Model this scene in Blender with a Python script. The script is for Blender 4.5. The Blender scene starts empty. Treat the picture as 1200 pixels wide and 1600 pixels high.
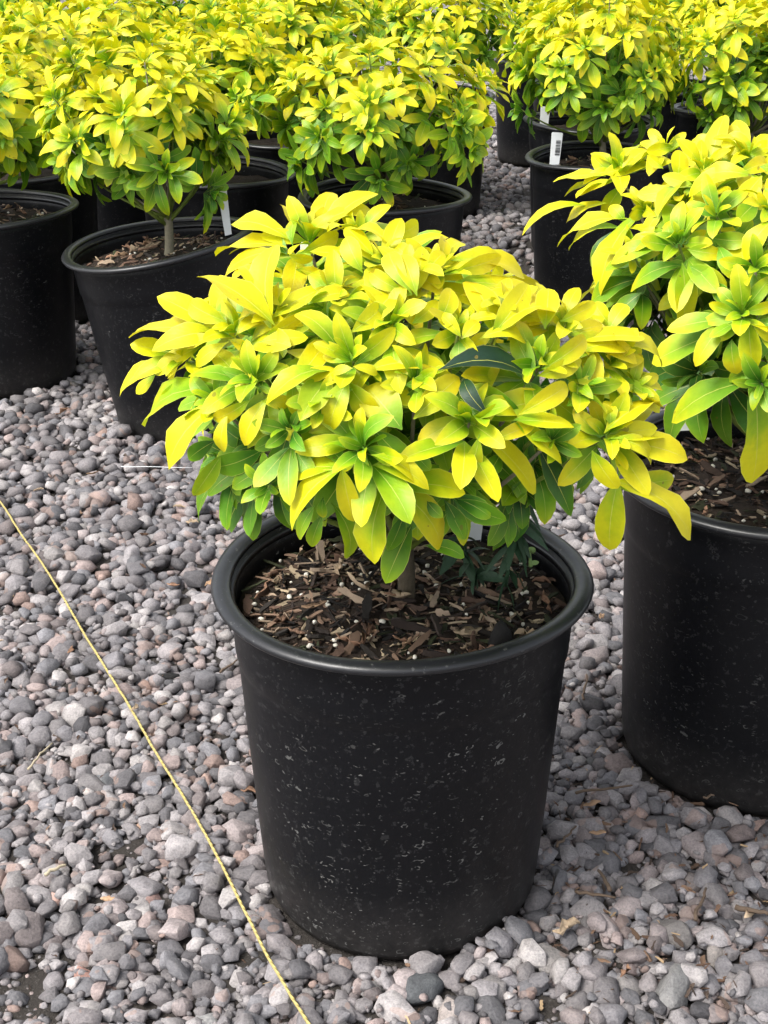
import bpy, bmesh, math, random
import numpy as np
from mathutils import Matrix, Vector
R = math.radians
rng = np.random.default_rng(11)
random.seed(11)

# ------------------------------------------------------------------ camera, sky, sun, exposure
scene = bpy.context.scene
COL = scene.collection
F, PITCH, CAMH = 2124.0, R(25.18), 0.958           # focal length in photo pixels, tilt, height
camd = bpy.data.cameras.new('camera'); cam = bpy.data.objects.new('camera', camd); COL.objects.link(cam)
cam.location = (0, 0, CAMH); cam.rotation_euler = (math.pi/2 - PITCH, 0, 0)
camd.sensor_fit = 'VERTICAL'; camd.sensor_height = 24.0; camd.lens = 24.0*F/1600.0
camd.clip_start = 0.02; camd.clip_end = 300.0
scene.camera = cam

SUN_EL, SUN_AZ = R(54), R(-118)                     # azimuth from +Y, clockwise
world = bpy.data.worlds.new('World'); scene.world = world; world.use_nodes = True
wn = world.node_tree; bg = wn.nodes['Background']
sky = wn.nodes.new('ShaderNodeTexSky'); sky.sky_type = 'NISHITA'; sky.sun_disc = False
sky.sun_elevation = SUN_EL; sky.sun_rotation = SUN_AZ; sky.altitude = 50
sky.air_density = 1.0; sky.dust_density = 4.0; sky.ozone_density = 0.6
grey = wn.nodes.new('ShaderNodeHueSaturation'); grey.inputs['Saturation'].default_value = 0.30      # thin even cloud
wn.links.new(sky.outputs[0], grey.inputs['Color']); wn.links.new(grey.outputs[0], bg.inputs[0]); bg.inputs[1].default_value = 0.15
sund = bpy.data.lights.new('sun', 'SUN'); sund.energy = 1.4; sund.angle = R(22); sund.color = (1.0, 0.97, 0.92)
sun = bpy.data.objects.new('sun', sund); COL.objects.link(sun)
sdir = Vector((math.sin(SUN_AZ)*math.cos(SUN_EL), math.cos(SUN_AZ)*math.cos(SUN_EL), math.sin(SUN_EL)))
sun.location = sdir*20; sun.rotation_euler = sdir.to_track_quat('Z', 'Y').to_euler()
vs = scene.view_settings; vs.view_transform = 'Standard'; vs.look = 'None'; vs.exposure = 1.12; vs.gamma = 1.0
vs.use_curve_mapping = False
scene.render.engine = 'CYCLES'
cy = scene.cycles; cy.max_bounces = 8; cy.diffuse_bounces = 4; cy.glossy_bounces = 2; cy.transmission_bounces = 5
cy.use_denoising = True; cy.use_adaptive_sampling = True; cy.adaptive_threshold = 0.02

# ------------------------------------------------------------------ pixel -> direction -> place
CAM = np.array([0, 0, CAMH]); FWD = np.array([0, math.cos(PITCH), -math.sin(PITCH)]); UPV = np.array([0, math.sin(PITCH), math.cos(PITCH)]); RGT = np.array([1.0, 0, 0])
def ray(px, py): return RGT*((px-600)/F) - UPV*((py-800)/F) + FWD
def on_plane(px, py, z):
    d = ray(px, py); return CAM + d*((z-CAMH)/d[2])
def project(P):
    v = np.atleast_2d(P) - CAM; zd = v@FWD
    return np.stack([600+F*(v@RGT)/zd, 800-F*(v@UPV)/zd, zd], 1)
def on_dome(px, py, c, r):
    d = ray(px, py); o = (CAM-c)/r; e = d/r
    a, b, k = e@e, o@e, o@o-1; q = b*b-a*k
    return (-b - math.sqrt(q))/a if q > 0 else -b/a
def nrm(v): return v/np.linalg.norm(v)

# ------------------------------------------------------------------ mesh helpers
def raw_mesh(name, V, F4, mat, smooth=True, uv=None, col=None):
    """V (n,3), F4 list/array of faces with the same corner count (or list of mixed)."""
    me = bpy.data.meshes.new(name)
    V = np.asarray(V, dtype=np.float32)
    if isinstance(F4, np.ndarray):
        k = F4.shape[1]; nf = len(F4)
        me.vertices.add(len(V)); me.vertices.foreach_set('co', V.ravel())
        me.loops.add(nf*k); me.loops.foreach_set('vertex_index', F4.astype(np.int32).ravel())
        me.polygons.add(nf); me.polygons.foreach_set('loop_start', np.arange(0, nf*k, k, dtype=np.int32))
        me.update(calc_edges=True)
    else:
        me.from_pydata(V.tolist(), [], [list(map(int, f)) for f in F4])
    if smooth: me.polygons.foreach_set('use_smooth', np.ones(len(me.polygons), dtype=bool))
    if uv is not None:                                        # one uv per vertex
        li = np.empty(len(me.loops), dtype=np.int32); me.loops.foreach_get('vertex_index', li)
        l = me.uv_layers.new(name='UVMap'); l.data.foreach_set('uv', np.asarray(uv, dtype=np.float32)[li].ravel())
    if col is not None:
        a = me.color_attributes.new('col', 'FLOAT_COLOR', 'POINT'); a.data.foreach_set('color', np.asarray(col, dtype=np.float32).ravel())
    if mat: me.materials.append(mat)
    me.update(); return me
def ob(name, data, parent=None, mw=None):
    o = bpy.data.objects.new(name, data); COL.objects.link(o)
    if parent is not None: o.parent = parent
    if mw is not None: o.matrix_local = mw
    return o
def tag(o, label=None, cat=None, group=None, kind=None):
    for k, v in (('label', label), ('category', cat), ('group', group), ('kind', kind)):
        if v: o[k] = v
    return o
def lathe(prof, seg, close=False):
    prof = np.array(prof); n = len(prof); a = np.linspace(0, 2*math.pi, seg, endpoint=False)
    V = np.stack([np.outer(np.cos(a), prof[:, 0]), np.outer(np.sin(a), prof[:, 0]), np.tile(prof[:, 1], (seg, 1))], 2).reshape(-1, 3)
    Fs = []
    m = n if close else n-1
    for i in range(seg):
        j = (i+1) % seg
        for k in range(m):
            l = (k+1) % n
            Fs.append((i*n+k, j*n+k, j*n+l, i*n+l))
    return V, np.array(Fs)
def tube(pts, rad, sides=6):
    pts = np.array(pts, float); n = len(pts); rad = np.broadcast_to(rad, n)
    T = np.gradient(pts, axis=0); V = []
    for i in range(n):
        t = nrm(T[i]); h = np.array([0, 0, 1.0]) if abs(t[2]) < .9 else np.array([1.0, 0, 0])
        u = nrm(np.cross(t, h)); v = np.cross(t, u)
        for s in range(sides):
            an = 2*math.pi*s/sides; V.append(pts[i] + rad[i]*(math.cos(an)*u + math.sin(an)*v))
    Fs = [[i*sides+s, i*sides+(s+1) % sides, (i+1)*sides+(s+1) % sides, (i+1)*sides+s] for i in range(n-1) for s in range(sides)]
    Fs += [list(range(sides))[::-1], [(n-1)*sides+s for s in range(sides)]]
    return np.array(V), Fs
def bez(p0, p1, p2, n):
    t = np.linspace(0, 1, n)[:, None]; return (1-t)**2*p0 + 2*t*(1-t)*p1 + t*t*p2

# ------------------------------------------------------------------ material helpers
class NT:
    def __init__(s, name):
        s.m = bpy.data.materials.new(name); s.m.use_nodes = True; s.t = s.m.node_tree; s.b = s.t.nodes['Principled BSDF']; s.out = s.t.nodes['Material Output']
    def n(s, typ, **kw):
        x = s.t.nodes.new('ShaderNode'+typ)
        for k, v in kw.items(): setattr(x, k, v)
        return x
    def l(s, a, b): s.t.links.new(a, b)
    def val(s, x, i, v):
        if hasattr(v, 'links'): s.l(v, x.inputs[i])
        else: x.inputs[i].default_value = v
    def math(s, op, a, b=0.0, c=None, clamp=False):
        x = s.n('Math', operation=op); x.use_clamp = clamp; s.val(x, 0, a); s.val(x, 1, b)
        if c is not None: s.val(x, 2, c)
        return x.outputs[0]
    def mix(s, f, a, b, mode='MIX'):
        x = s.n('MixRGB', blend_type=mode); s.val(x, 0, f); s.val(x, 1, a); s.val(x, 2, b); return x.outputs[0]
    def ramp(s, f, stops, interp='LINEAR'):
        x = s.n('ValToRGB'); x.color_ramp.interpolation = interp; e = x.color_ramp.elements
        while len(e) < len(stops): e.new(0.5)
        for q, (p, c) in zip(e, stops): q.position = p; q.color = c if len(c) == 4 else (*c, 1)
        s.l(f, x.inputs[0]); return x.outputs[0]
    def noise(s, vec, scale, detail=3, rough=.55, dist=0.0):
        x = s.n('TexNoise'); s.l(vec, x.inputs['Vector']); x.inputs['Scale'].default_value = scale; x.inputs['Detail'].default_value = detail
        x.inputs['Roughness'].default_value = rough; x.inputs['Distortion'].default_value = dist; return x.outputs['Fac']
    def bump(s, h, strength, dist, normal=None):
        x = s.n('Bump'); x.inputs['Strength'].default_value = strength; x.inputs['Distance'].default_value = dist; s.l(h, x.inputs['Height'])
        if normal: s.l(normal, x.inputs['Normal'])
        return x.outputs[0]
    def set(s, **kw):
        for k, v in kw.items():
            i = s.b.inputs[k.replace('_', ' ')]
            if hasattr(v, 'links'): s.l(v, i)
            else: i.default_value = v
def own_colour(m, merged):
    """the thing's own colour code: from the object itself, or from the merged mesh's attribute"""
    if merged:
        a = m.n('Attribute'); a.attribute_name = 'col'; return a.outputs['Color']
    return m.n('ObjectInfo').outputs['Color']

def leaf_material(name, merged):
    m = NT(name); c = m.n('SeparateColor'); m.l(own_colour(m, merged), c.inputs[0])
    age, rnd, var = c.outputs[0], c.outputs[1], c.outputs[2]
    uv = m.n('UVMap'); sep = m.n('SeparateXYZ'); m.l(uv.outputs[0], sep.inputs[0])
    u = m.math('ABSOLUTE', m.math('SUBTRACT', sep.outputs[0], .5)); v = sep.outputs[1]      # u 0..0.5 from the midrib
    geo = m.n('NewGeometry')
    n1 = m.noise(geo.outputs['Position'], 38, 3)
    n2 = m.noise(geo.outputs['Position'], 210, 2)
    # leaves are greener at the base and along the rib, yellower at the tip and margin
    f = m.math('ADD', m.math('MULTIPLY', age, 0.5), m.math('MULTIPLY', m.math('SUBTRACT', .52, v), m.math('MULTIPLY_ADD', var, .36, .20)))
    f = m.math('ADD', f, m.math('MULTIPLY', m.math('SUBTRACT', n1, .5), .26))
    f = m.math('SUBTRACT', f, m.math('MULTIPLY', u, .12))
    f = m.math('ADD', f, .03, clamp=True)
    colr = m.ramp(f, [(0.0, (.74, .650, .009)), (.10, (.66, .635, .009)), (.20, (.37, .51, .008)), (.34, (.175, .36, .010)), (.52, (.065, .195, .012)), (.72, (.026, .085, .014)), (1.0, (.014, .042, .024))])
    rib = m.math('LESS_THAN', u, m.math('MULTIPLY_ADD', v, -.018, .024))
    colr = m.mix(m.math('MULTIPLY', rib, .5), colr, (.74, .72, .16, 1))
    edge = m.math('GREATER_THAN', u, .478)
    colr = m.mix(m.math('MULTIPLY', edge, .35), colr, (.80, .76, .18, 1))
    # blemishes: small brown spots on some leaves
    spot = m.math('MULTIPLY', m.math('GREATER_THAN', m.noise(geo.outputs['Position'], 95, 1), .775), .6)
    colr = m.mix(spot, colr, (.22, .16, .03, 1))
    hsv = m.n('HueSaturation'); m.l(colr, hsv.inputs['Color']); m.l(m.math('MULTIPLY_ADD', rnd, .022, .490), hsv.inputs['Hue'])
    m.l(m.math('MULTIPLY_ADD', n2, .16, .92), hsv.inputs['Value']); hsv.inputs['Saturation'].default_value = 1.0
    colr = hsv.outputs[0]
    vein = m.math('SINE', m.math('MULTIPLY', m.math('SUBTRACT', v, m.math('MULTIPLY', u, .55)), 62))
    h = m.math('ADD', m.math('MULTIPLY', vein, .035), m.math('MULTIPLY', rib, -1.0)); h = m.math('ADD', h, m.math('MULTIPLY', n2, .5))
    bp = m.bump(h, .35, .0012)
    m.set(Base_Color=colr, Roughness=m.math('MULTIPLY_ADD', n1, .18, .36), Normal=bp); m.b.inputs['Specular IOR Level'].default_value = .38
    tr = m.n('BsdfTranslucent'); m.l(m.mix(.5, colr, (.66, .78, .01, 1), 'MULTIPLY'), tr.inputs[0]); m.l(bp, tr.inputs[1])
    mx = m.n('MixShader'); mx.inputs[0].default_value = .27; m.l(m.b.outputs[0], mx.inputs[1]); m.l(tr.outputs[0], mx.inputs[2]); m.l(mx.outputs[0], m.out.inputs[0])
    return m.m
M_LEAF = leaf_material('leaf', False); M_LEAFS = leaf_material('leaf_mass', True)

def stone_material(name, merged):
    m = NT(name); geo = m.n('NewGeometry'); P = geo.outputs['Position']; base = own_colour(m, merged)
    n1 = m.noise(P, 70, 4, .6); n2 = m.noise(P, 420, 4, .7); n3 = m.noise(P, 26, 2)
    c = m.mix(1.0, base, m.ramp(n1, [(.25, (.70, .69, .69)), (.5, (1, 1, 1)), (.78, (1.22, 1.2, 1.18))]), 'MULTIPLY')
    c = m.mix(1.0, c, m.ramp(n2, [(.3, (.66, .66, .67)), (.5, (1, 1, 1)), (.72, (1.3, 1.28, 1.25))]), 'MULTIPLY')
    c = m.mix(m.math('MULTIPLY', m.math('GREATER_THAN', n3, .64), .35), c, (.34, .22, .17, 1))
    m.set(Base_Color=c, Roughness=.82, Normal=m.bump(m.math('ADD', m.math('MULTIPLY', n1, 1.3), m.math('MULTIPLY', n2, .6)), .75, .0022)); m.b.inputs['Specular IOR Level'].default_value = .25
    return m.m
M_STONE = stone_material('stone', False); M_STONES = stone_material('stone_mass', True)

def pot_material(name, speck):
    m = NT(name); tc = m.n('TexCoord'); P = tc.outputs['Object']; s = m.n('SeparateXYZ'); m.l(P, s.inputs[0])
    n1 = m.noise(P, 9, 4); n2 = m.noise(P, 120, 3, .7)
    mp = m.n('Mapping'); mp.inputs['Scale'].default_value = (1, 1, 2.2); m.l(P, mp.inputs[0])
    warp = m.n('TexNoise'); m.l(P, warp.inputs[0]); warp.inputs['Scale'].default_value = 75; warp.inputs['Detail'].default_value = 2
    wv = m.n('VectorMath', operation='MULTIPLY_ADD'); m.l(warp.outputs['Color'], wv.inputs[0]); wv.inputs[1].default_value = (.020, .020, .020); m.l(mp.outputs[0], wv.inputs[2])
    def flecks(scale, r, gate, thin):
        vo = m.n('TexVoronoi'); m.l(wv.outputs[0], vo.inputs['Vector']); vo.inputs['Scale'].default_value = scale
        sc = m.n('SeparateColor'); m.l(vo.outputs['Color'], sc.inputs[0])
        if thin: ring = m.math('LESS_THAN', m.math('ABSOLUTE', m.math('SUBTRACT', vo.outputs['Distance'], r)), thin)
        else: ring = m.math('LESS_THAN', vo.outputs['Distance'], r)
        return m.math('MULTIPLY', m.math('MULTIPLY', ring, m.math('GREATER_THAN', sc.outputs[0], gate)), m.math('MULTIPLY_ADD', sc.outputs[1], .9, .1))
    mask = m.math('MULTIPLY_ADD', m.noise(P, 5, 2), 2.6, -.75, clamp=True)
    cut = m.math('GREATER_THAN', m.noise(P, 190, 1), .53)
    fl = m.math('MAXIMUM', m.math('MULTIPLY', flecks(58, .30, .62, .05), cut), flecks(140, .16, .66, None))
    fl = m.math('MULTIPLY', m.math('MAXIMUM', fl, m.math('MULTIPLY', m.math('MULTIPLY', flecks(105, .27, .55, .03), cut), .6)), m.math('MULTIPLY', mask, speck))
    base = m.mix(n1, (.0028, .0031, .0042, 1), (.0052, .0057, .0072, 1))
    dust = m.math('MULTIPLY', m.math('MULTIPLY', m.math('SUBTRACT', 1.0, m.math('MULTIPLY', s.outputs[2], 11.0), clamp=True), n2), .35)
    c = m.mix(dust, base, (.12, .11, .10, 1))
    c = m.mix(m.math('MULTIPLY', m.math('GREATER_THAN', n2, .62), .05), c, (.3, .3, .3, 1))
    c = m.mix(fl, c, (.21, .21, .20, 1))
    m.set(Base_Color=c, Roughness=m.math('MULTIPLY_ADD', n1, .16, .34), Normal=m.bump(m.math('ADD', m.math('MULTIPLY', n1, 1.0), m.math('MULTIPLY', n2, .10)), .35, .004)); m.b.inputs['Specular IOR Level'].default_value = .24
    return m.m
M_POT = pot_material('scuffed_black_plastic', 1.0); M_POT2 = pot_material('black_plastic', .45)
def rim_material():
    m = NT('rim_plastic'); P = m.n('TexCoord').outputs['Object']; n1 = m.noise(P, 14, 4); n2 = m.noise(P, 160, 3, .7)
    c = m.mix(n1, (.008, .0085, .010, 1), (.020, .021, .024, 1)); c = m.mix(m.math('MULTIPLY', m.math('GREATER_THAN', n2, .66), .25), c, (.22, .22, .21, 1))
    m.set(Base_Color=c, Roughness=m.math('MULTIPLY_ADD', n2, .2, .24), Normal=m.bump(n1, .2, .003)); m.b.inputs['Specular IOR Level'].default_value = .5
    return m.m
M_RIM = rim_material()
def flat_mat(name, col, rough=.7, amp=.35, scale=60, objcol=False, spec=.3, bump=.0015):
    m = NT(name); P = m.n('NewGeometry').outputs['Position']; n = m.noise(P, scale, 4, .65); n2 = m.noise(P, scale*6, 3, .7)
    base = own_colour(m, objcol == 'merged') if objcol else None
    k = m.math('ADD', m.math('MULTIPLY_ADD', n, 2*amp, 1-amp), m.math('MULTIPLY_ADD', n2, amp, -amp*.5))
    x = m.n('VectorMath', operation='SCALE'); m.val(x, 3, k)
    if base is not None: m.l(base, x.inputs[0])
    else: x.inputs[0].default_value = col[:3]
    m.set(Base_Color=x.outputs[0], Roughness=rough, Normal=m.bump(m.math('ADD', n, m.math('MULTIPLY', n2, .5)), .6, bump)); m.b.inputs['Specular IOR Level'].default_value = spec
    return m.m
M_SOIL = flat_mat('potting_mix', (.030, .021, .015), .95, .6, 140, bump=.004)
M_CHIP = flat_mat('bark', (.1, .07, .05), .85, .4, 90, True); M_CHIPS = flat_mat('bark_mass', (.1, .07, .05), .85, .4, 90, 'merged')
M_STEM = flat_mat('stem_bark', (.24, .215, .15), .8, .4, 110)
M_STEM2 = flat_mat('old_stem_bark', (.085, .068, .045), .85, .5, 120)
M_TWIG = flat_mat('green_twig', (.17, .23, .04), .6, .3, 110)
M_TAG = flat_mat('white_plastic', (.74, .76, .76), .4, .05, 30, spec=.4)
M_INK = flat_mat('black_ink', (.03, .03, .03), .6, .1, 30)
M_WEED = flat_mat('weed_leaf', (.028, .065, .032), .5, .35, 90)
M_IVY = flat_mat('pale_weed_leaf', (.20, .30, .10), .5, .35, 90)
def string_material():
    m = NT('yellow_twine'); uv = m.n('UVMap'); s = m.n('SeparateXYZ'); m.l(uv.outputs[0], s.inputs[0])
    w = m.math('SINE', m.math('ADD', m.math('MULTIPLY', s.outputs[1], 700), m.math('MULTIPLY', s.outputs[0], 12.566)))
    n = m.noise(m.n('NewGeometry').outputs['Position'], 50, 3)
    c = m.mix(m.math('MULTIPLY_ADD', w, .2, .4), (.54, .43, .12, 1), (.38, .29, .07, 1)); c = m.mix(m.math('MULTIPLY', n, .5), c, (.44, .38, .20, 1))
    m.set(Base_Color=c, Roughness=.6, Normal=m.bump(w, .6, .0008)); return m.m
M_STRING = string_material()
def ground_material():
    m = NT('ground_soil'); P = m.n('NewGeometry').outputs['Position']; s = m.n('SeparateXYZ'); m.l(P, s.inputs[0])
    n1 = m.noise(P, 22, 4); n2 = m.noise(P, 240, 4, .7)
    soil = m.mix(n1, (.020, .016, .013, 1), (.045, .038, .032, 1)); soil = m.mix(m.math('MULTIPLY', m.math('GREATER_THAN', n2, .6), .5), soil, (.13, .12, .11, 1))
    vo = m.n('TexVoronoi'); m.l(P, vo.inputs[0]); vo.inputs['Scale'].default_value = 42
    bw = m.n('RGBToBW'); m.l(vo.outputs['Color'], bw.inputs[0])
    st = m.ramp(bw.outputs[0], [(0, (.12, .11, .11)), (.5, (.24, .225, .22)), (1, (.38, .34, .32))]); st = m.mix(m.math('GREATER_THAN', vo.outputs['Distance'], .62), st, (.02, .018, .016, 1))
    far = m.math('MULTIPLY_ADD', s.outputs[1], 2.0, -11.6, clamp=True)                      # beyond the built stones the material takes over
    side = m.math('SUBTRACT', m.math('ABSOLUTE', s.outputs[0]), m.math('MULTIPLY_ADD', s.outputs[1], .288, .19)); far = m.math('MAXIMUM', far, m.math('MULTIPLY', side, 12.0, clamp=True)); far = m.math('MAXIMUM', far, m.math('MULTIPLY_ADD', s.outputs[1], -12.0, 3.6, clamp=True))
    m.set(Base_Color=m.mix(far, soil, st), Roughness=.95, Normal=m.bump(m.math('ADD', n1, n2), .8, .006)); return m.m
M_GROUND = ground_material()

# ------------------------------------------------------------------ where the pots stand
RIM_Z, RIM_R, BASE_R = .3585, .18, .1416
def rim_at(px, py, s=1.0):
    p = on_plane(px, py, RIM_Z*s); return (p[0], p[1])
POTS = {}
def spot(key, px, py, tilt=0.0, tilt_dir=0.0, size=1.0, xy=None): POTS[key] = dict(xy=xy or rim_at(px, py, size), tilt=tilt, td=tilt_dir, size=size)
spot('main', 629, 893); spot('rt', 1222, 724, size=1.04)
spot('A', -20, 323); spot('B', 246, 366, tilt=R(-7.5), size=1.0); spot('C', 602, 303)
spot('D', 941, 243); spot('E', 680, 146)
spot('B2', 36, 258); spot('B3', 335, 268)
spot('D2', 922, 187); spot('G', 1178, 236)
FAR = [(190, 203), (455, 208), (60, 160), (325, 158), (560, 128), (1150, 168), (440, 112), (915, 132), (1040, 132), (845, 92)]
for i, (a, b) in enumerate(FAR): spot('far%d' % i, a, b)

# ------------------------------------------------------------------ ground and gravel
gv, gf = [], []
N = 60; xs = np.linspace(-45, 45, N+1); ys = np.linspace(-20, 70, N+1)
gv = np.array([(x, y, 0) for y in ys for x in xs]); gf = np.array([(j*(N+1)+i, j*(N+1)+i+1, (j+1)*(N+1)+i+1, (j+1)*(N+1)+i) for j in range(N) for i in range(N)])
ground = ob('ground', raw_mesh('ground', gv, gf, M_GROUND)); tag(ground, 'dark soil ground under the crushed gravel', 'ground', kind='structure')

def icosphere(level):
    t = (1+5**.5)/2
    V = [(-1, t, 0), (1, t, 0), (-1, -t, 0), (1, -t, 0), (0, -1, t), (0, 1, t), (0, -1, -t), (0, 1, -t), (t, 0, -1), (t, 0, 1), (-t, 0, -1), (-t, 0, 1)]
    Fs = [(0,11,5),(0,5,1),(0,1,7),(0,7,10),(0,10,11),(1,5,9),(5,11,4),(11,10,2),(10,7,6),(7,1,8),(3,9,4),(3,4,2),(3,2,6),(3,6,8),(3,8,9),(4,9,5),(2,4,11),(6,2,10),(8,6,7),(9,8,1)]
    V = [nrm(np.array(v, float)) for v in V]
    for _ in range(level):
        mid = {}; G = []
        def m(a, b):
            k = (min(a, b), max(a, b))
            if k not in mid: mid[k] = len(V); V.append(nrm(V[a]+V[b]))
            return mid[k]
        for a, b, c in Fs:
            x, y, z = m(a, b), m(b, c), m(c, a); G += [(a, x, z), (b, y, x), (c, z, y), (x, y, z)]
        Fs = G
    return np.array(V), np.array(Fs)
def stone_shape(level, seed):
    """a crushed stone: many-sided block with slightly worn edges"""
    g = np.random.default_rng(seed); V, Fs = icosphere(level); V = np.array([nrm(v) for v in V])
    n = int(g.integers(7, 12)); Nn = g.normal(size=(n, 3)); Nn /= np.linalg.norm(Nn, axis=1)[:, None]
    for _ in range(12):                                        # spread the faces
        D = Nn[:, None]-Nn[None]; d2 = (D**2).sum(2)+np.eye(n); Nn = Nn + .12*(D/d2[..., None]).sum(1)/n*2; Nn /= np.linalg.norm(Nn, axis=1)[:, None]
    off = g.uniform(.58, 1.0, n); p = g.uniform(14, 40)
    r = (np.clip(V@Nn.T/off, 0, None)**p).sum(1)**(-1/p); V = V*np.clip(r, .3, 1.35)[:, None]
    V -= V.mean(0); V /= np.abs(V).max(0)
    return V, Fs
def crushed(seed, bevel):
    """angular crushed stone: hull of a few points, its edges a little worn"""
    g = np.random.default_rng(seed); n = int(g.integers(13, 21)); P = g.normal(size=(n, 3)); P /= np.linalg.norm(P, axis=1)[:, None]
    for _ in range(6):
        D = P[:, None]-P[None]; d2 = (D**2).sum(2)+np.eye(n); P = P + .10*(D/d2[..., None]).sum(1)/n*2; P /= np.linalg.norm(P, axis=1)[:, None]
    P = P*g.uniform(.72, 1.0, (n, 1)); bm = bmesh.new()
    for p in P: bm.verts.new(p)
    r = bmesh.ops.convex_hull(bm, input=bm.verts[:]); bmesh.ops.delete(bm, geom=[v for v in bm.verts if not v.link_faces], context='VERTS')
    bmesh.ops.dissolve_limit(bm, angle_limit=.22, verts=bm.verts[:], edges=bm.edges[:])
    if bevel: bmesh.ops.bevel(bm, geom=bm.edges[:], offset=g.uniform(.02, .055), segments=1, affect='EDGES', clamp_overlap=True)
    bmesh.ops.triangulate(bm, faces=bm.faces[:]); bm.verts.index_update()
    V = np.array([v.co[:] for v in bm.verts]); Fs = np.array([[v.index for v in f.verts] for f in bm.faces]); bm.free()
    V -= (V.max(0)+V.min(0))/2; V /= np.abs(V).max(0); return V, Fs
NST = 26
ST_HI = [crushed(100+i, True) for i in range(NST)]; ST_LO = [crushed(100+i, False) for i in range(NST)]; ST_GRIT = [stone_shape(0, 100+i) for i in range(NST)]
print('stone faces', [len(f) for _, f in ST_HI][:8], [len(f) for _, f in ST_LO][:8])
RES = .004; GX0, GX1, GY0, GY1 = -2.3, 2.3, .28, 6.2
hm = np.zeros((int((GY1-GY0)/RES)+1, int((GX1-GX0)/RES)+1), np.float32)
pot_xy = np.array([(p['xy'][0]-RIM_Z*math.sin(p['tilt']), p['xy'][1], BASE_R*p['size']) for p in POTS.values()])
bare = [on_plane(a, b, 0)[:2].tolist()+[r] for a, b, r in ((165, 1345, .045), (205, 1395, .04), (70, 1545, .05), (20, 1590, .04), (330, 1440, .03), (915, 1490, .03), (1010, 1340, .025), (420, 1500, .03), (150, 1210, .03), (1100, 1500, .03), (260, 1500, .025), (860, 1585, .03))]
bare = np.array(bare); bare_keep = (0.0, .02, .1)
STONE_COLS = [(.28, .262, .268), (.33, .308, .31), (.215, .205, .214), (.38, .355, .352), (.33, .285, .28), (.37, .30, .285), (.235, .23, .243), (.29, .265, .268), (.46, .43, .42), (.34, .25, .22), (.15, .145, .153)]
STONE_P = np.array([.17, .17, .13, .10, .12, .06, .11, .07, .04, .02, .06]); STONE_P /= STONE_P.sum()
recs = []       # x,y,z,a,b,c,yaw,tiltx,tilty,variant,colour
def half_width(y): return .2825*y*1.02 + (.30 if y < 2.2 else .22)
def gh(x, y):
    i, j = int((y-GY0)/RES), int((x-GX0)/RES); return float(hm[max(0, min(i, hm.shape[0]-1)), max(0, min(j, hm.shape[1]-1))])
def drop(x, y, a, force=None, colour=None):
    b = a*rng.uniform(.68, .98); c = a*rng.uniform(.42, .76); yaw = rng.uniform(0, 6.283)
    R_ = a; ix0, ix1 = int((x-R_-GX0)/RES), int((x+R_-GX0)/RES)+2; iy0, iy1 = int((y-R_-GY0)/RES), int((y+R_-GY0)/RES)+2
    if ix0 < 0 or iy0 < 0 or ix1 >= hm.shape[1] or iy1 >= hm.shape[0]: return
    X = GX0+np.arange(ix0, ix1)*RES-x; Y = GY0+np.arange(iy0, iy1)*RES-y
    ca, sa = math.cos(yaw), math.sin(yaw)
    qx = (X[None]*ca+Y[:, None]*sa)/a; qy = (-X[None]*sa+Y[:, None]*ca)/b; q = qx*qx+qy*qy; k = q < 1
    if not k.any(): return
    patch = hm[iy0:iy1, ix0:ix1]; base = np.percentile(patch[k], 45) if force is None else force
    if base > .034: return
    zc = base + c*.62 - .002
    top = zc + c*.85*np.sqrt(np.clip(1-q, 0, 1)); patch[k] = np.maximum(patch[k], top[k])
    v = rng.uniform(.44, .98); cc = np.array(STONE_COLS[rng.choice(len(STONE_COLS), p=STONE_P)] if colour is None else colour)*v
    tx, ty = rng.normal(0, .28, 2)
    recs.append((x, y, zc, a, b, c, yaw, tx, ty, rng.integers(NST), *cc))
# a few stones that stand out
for px, py, a, cc in ((658, 1540, .024, (.19, .20, .21)), (1050, 1545, .026, (.31, .305, .30)), (860, 1490, .021, (.31, .29, .28)), (770, 1475, .018, (.40, .25, .19)), (1055, 1455, .021, (.30, .28, .27)),
                      (235, 1280, .013, (.40, .27, .20)), (185, 1255, .014, (.24, .245, .25)), (95, 1390, .017, (.44, .30, .26)), (130, 1515, .014, (.40, .24, .20)), (165, 1215, .017, (.20, .205, .215)), (930, 1185, .013, (.25, .25, .25)),
                      (1120, 1480, .018, (.34, .31, .29)), (330, 1590, .017, (.30, .295, .29)), (240, 1395, .012, (.42, .28, .25)), (1010, 1400, .018, (.30, .28, .28)), (580, 1535, .014, (.25, .24, .235)), (700, 1580, .017, (.33, .29, .27)), (1080, 1380, .018, (.33, .29, .28))):
    p = on_plane(px, py, .012); drop(p[0], p[1], a, colour=cc)
strips = [(GY0, 1.0, 9600, .0086), (1.0, 1.7, 8200, .0092), (1.7, 3.0, 4700, .0112), (3.0, 6.1, 1500, .0150)]     # distance range, stones per m2, mean half length
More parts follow.
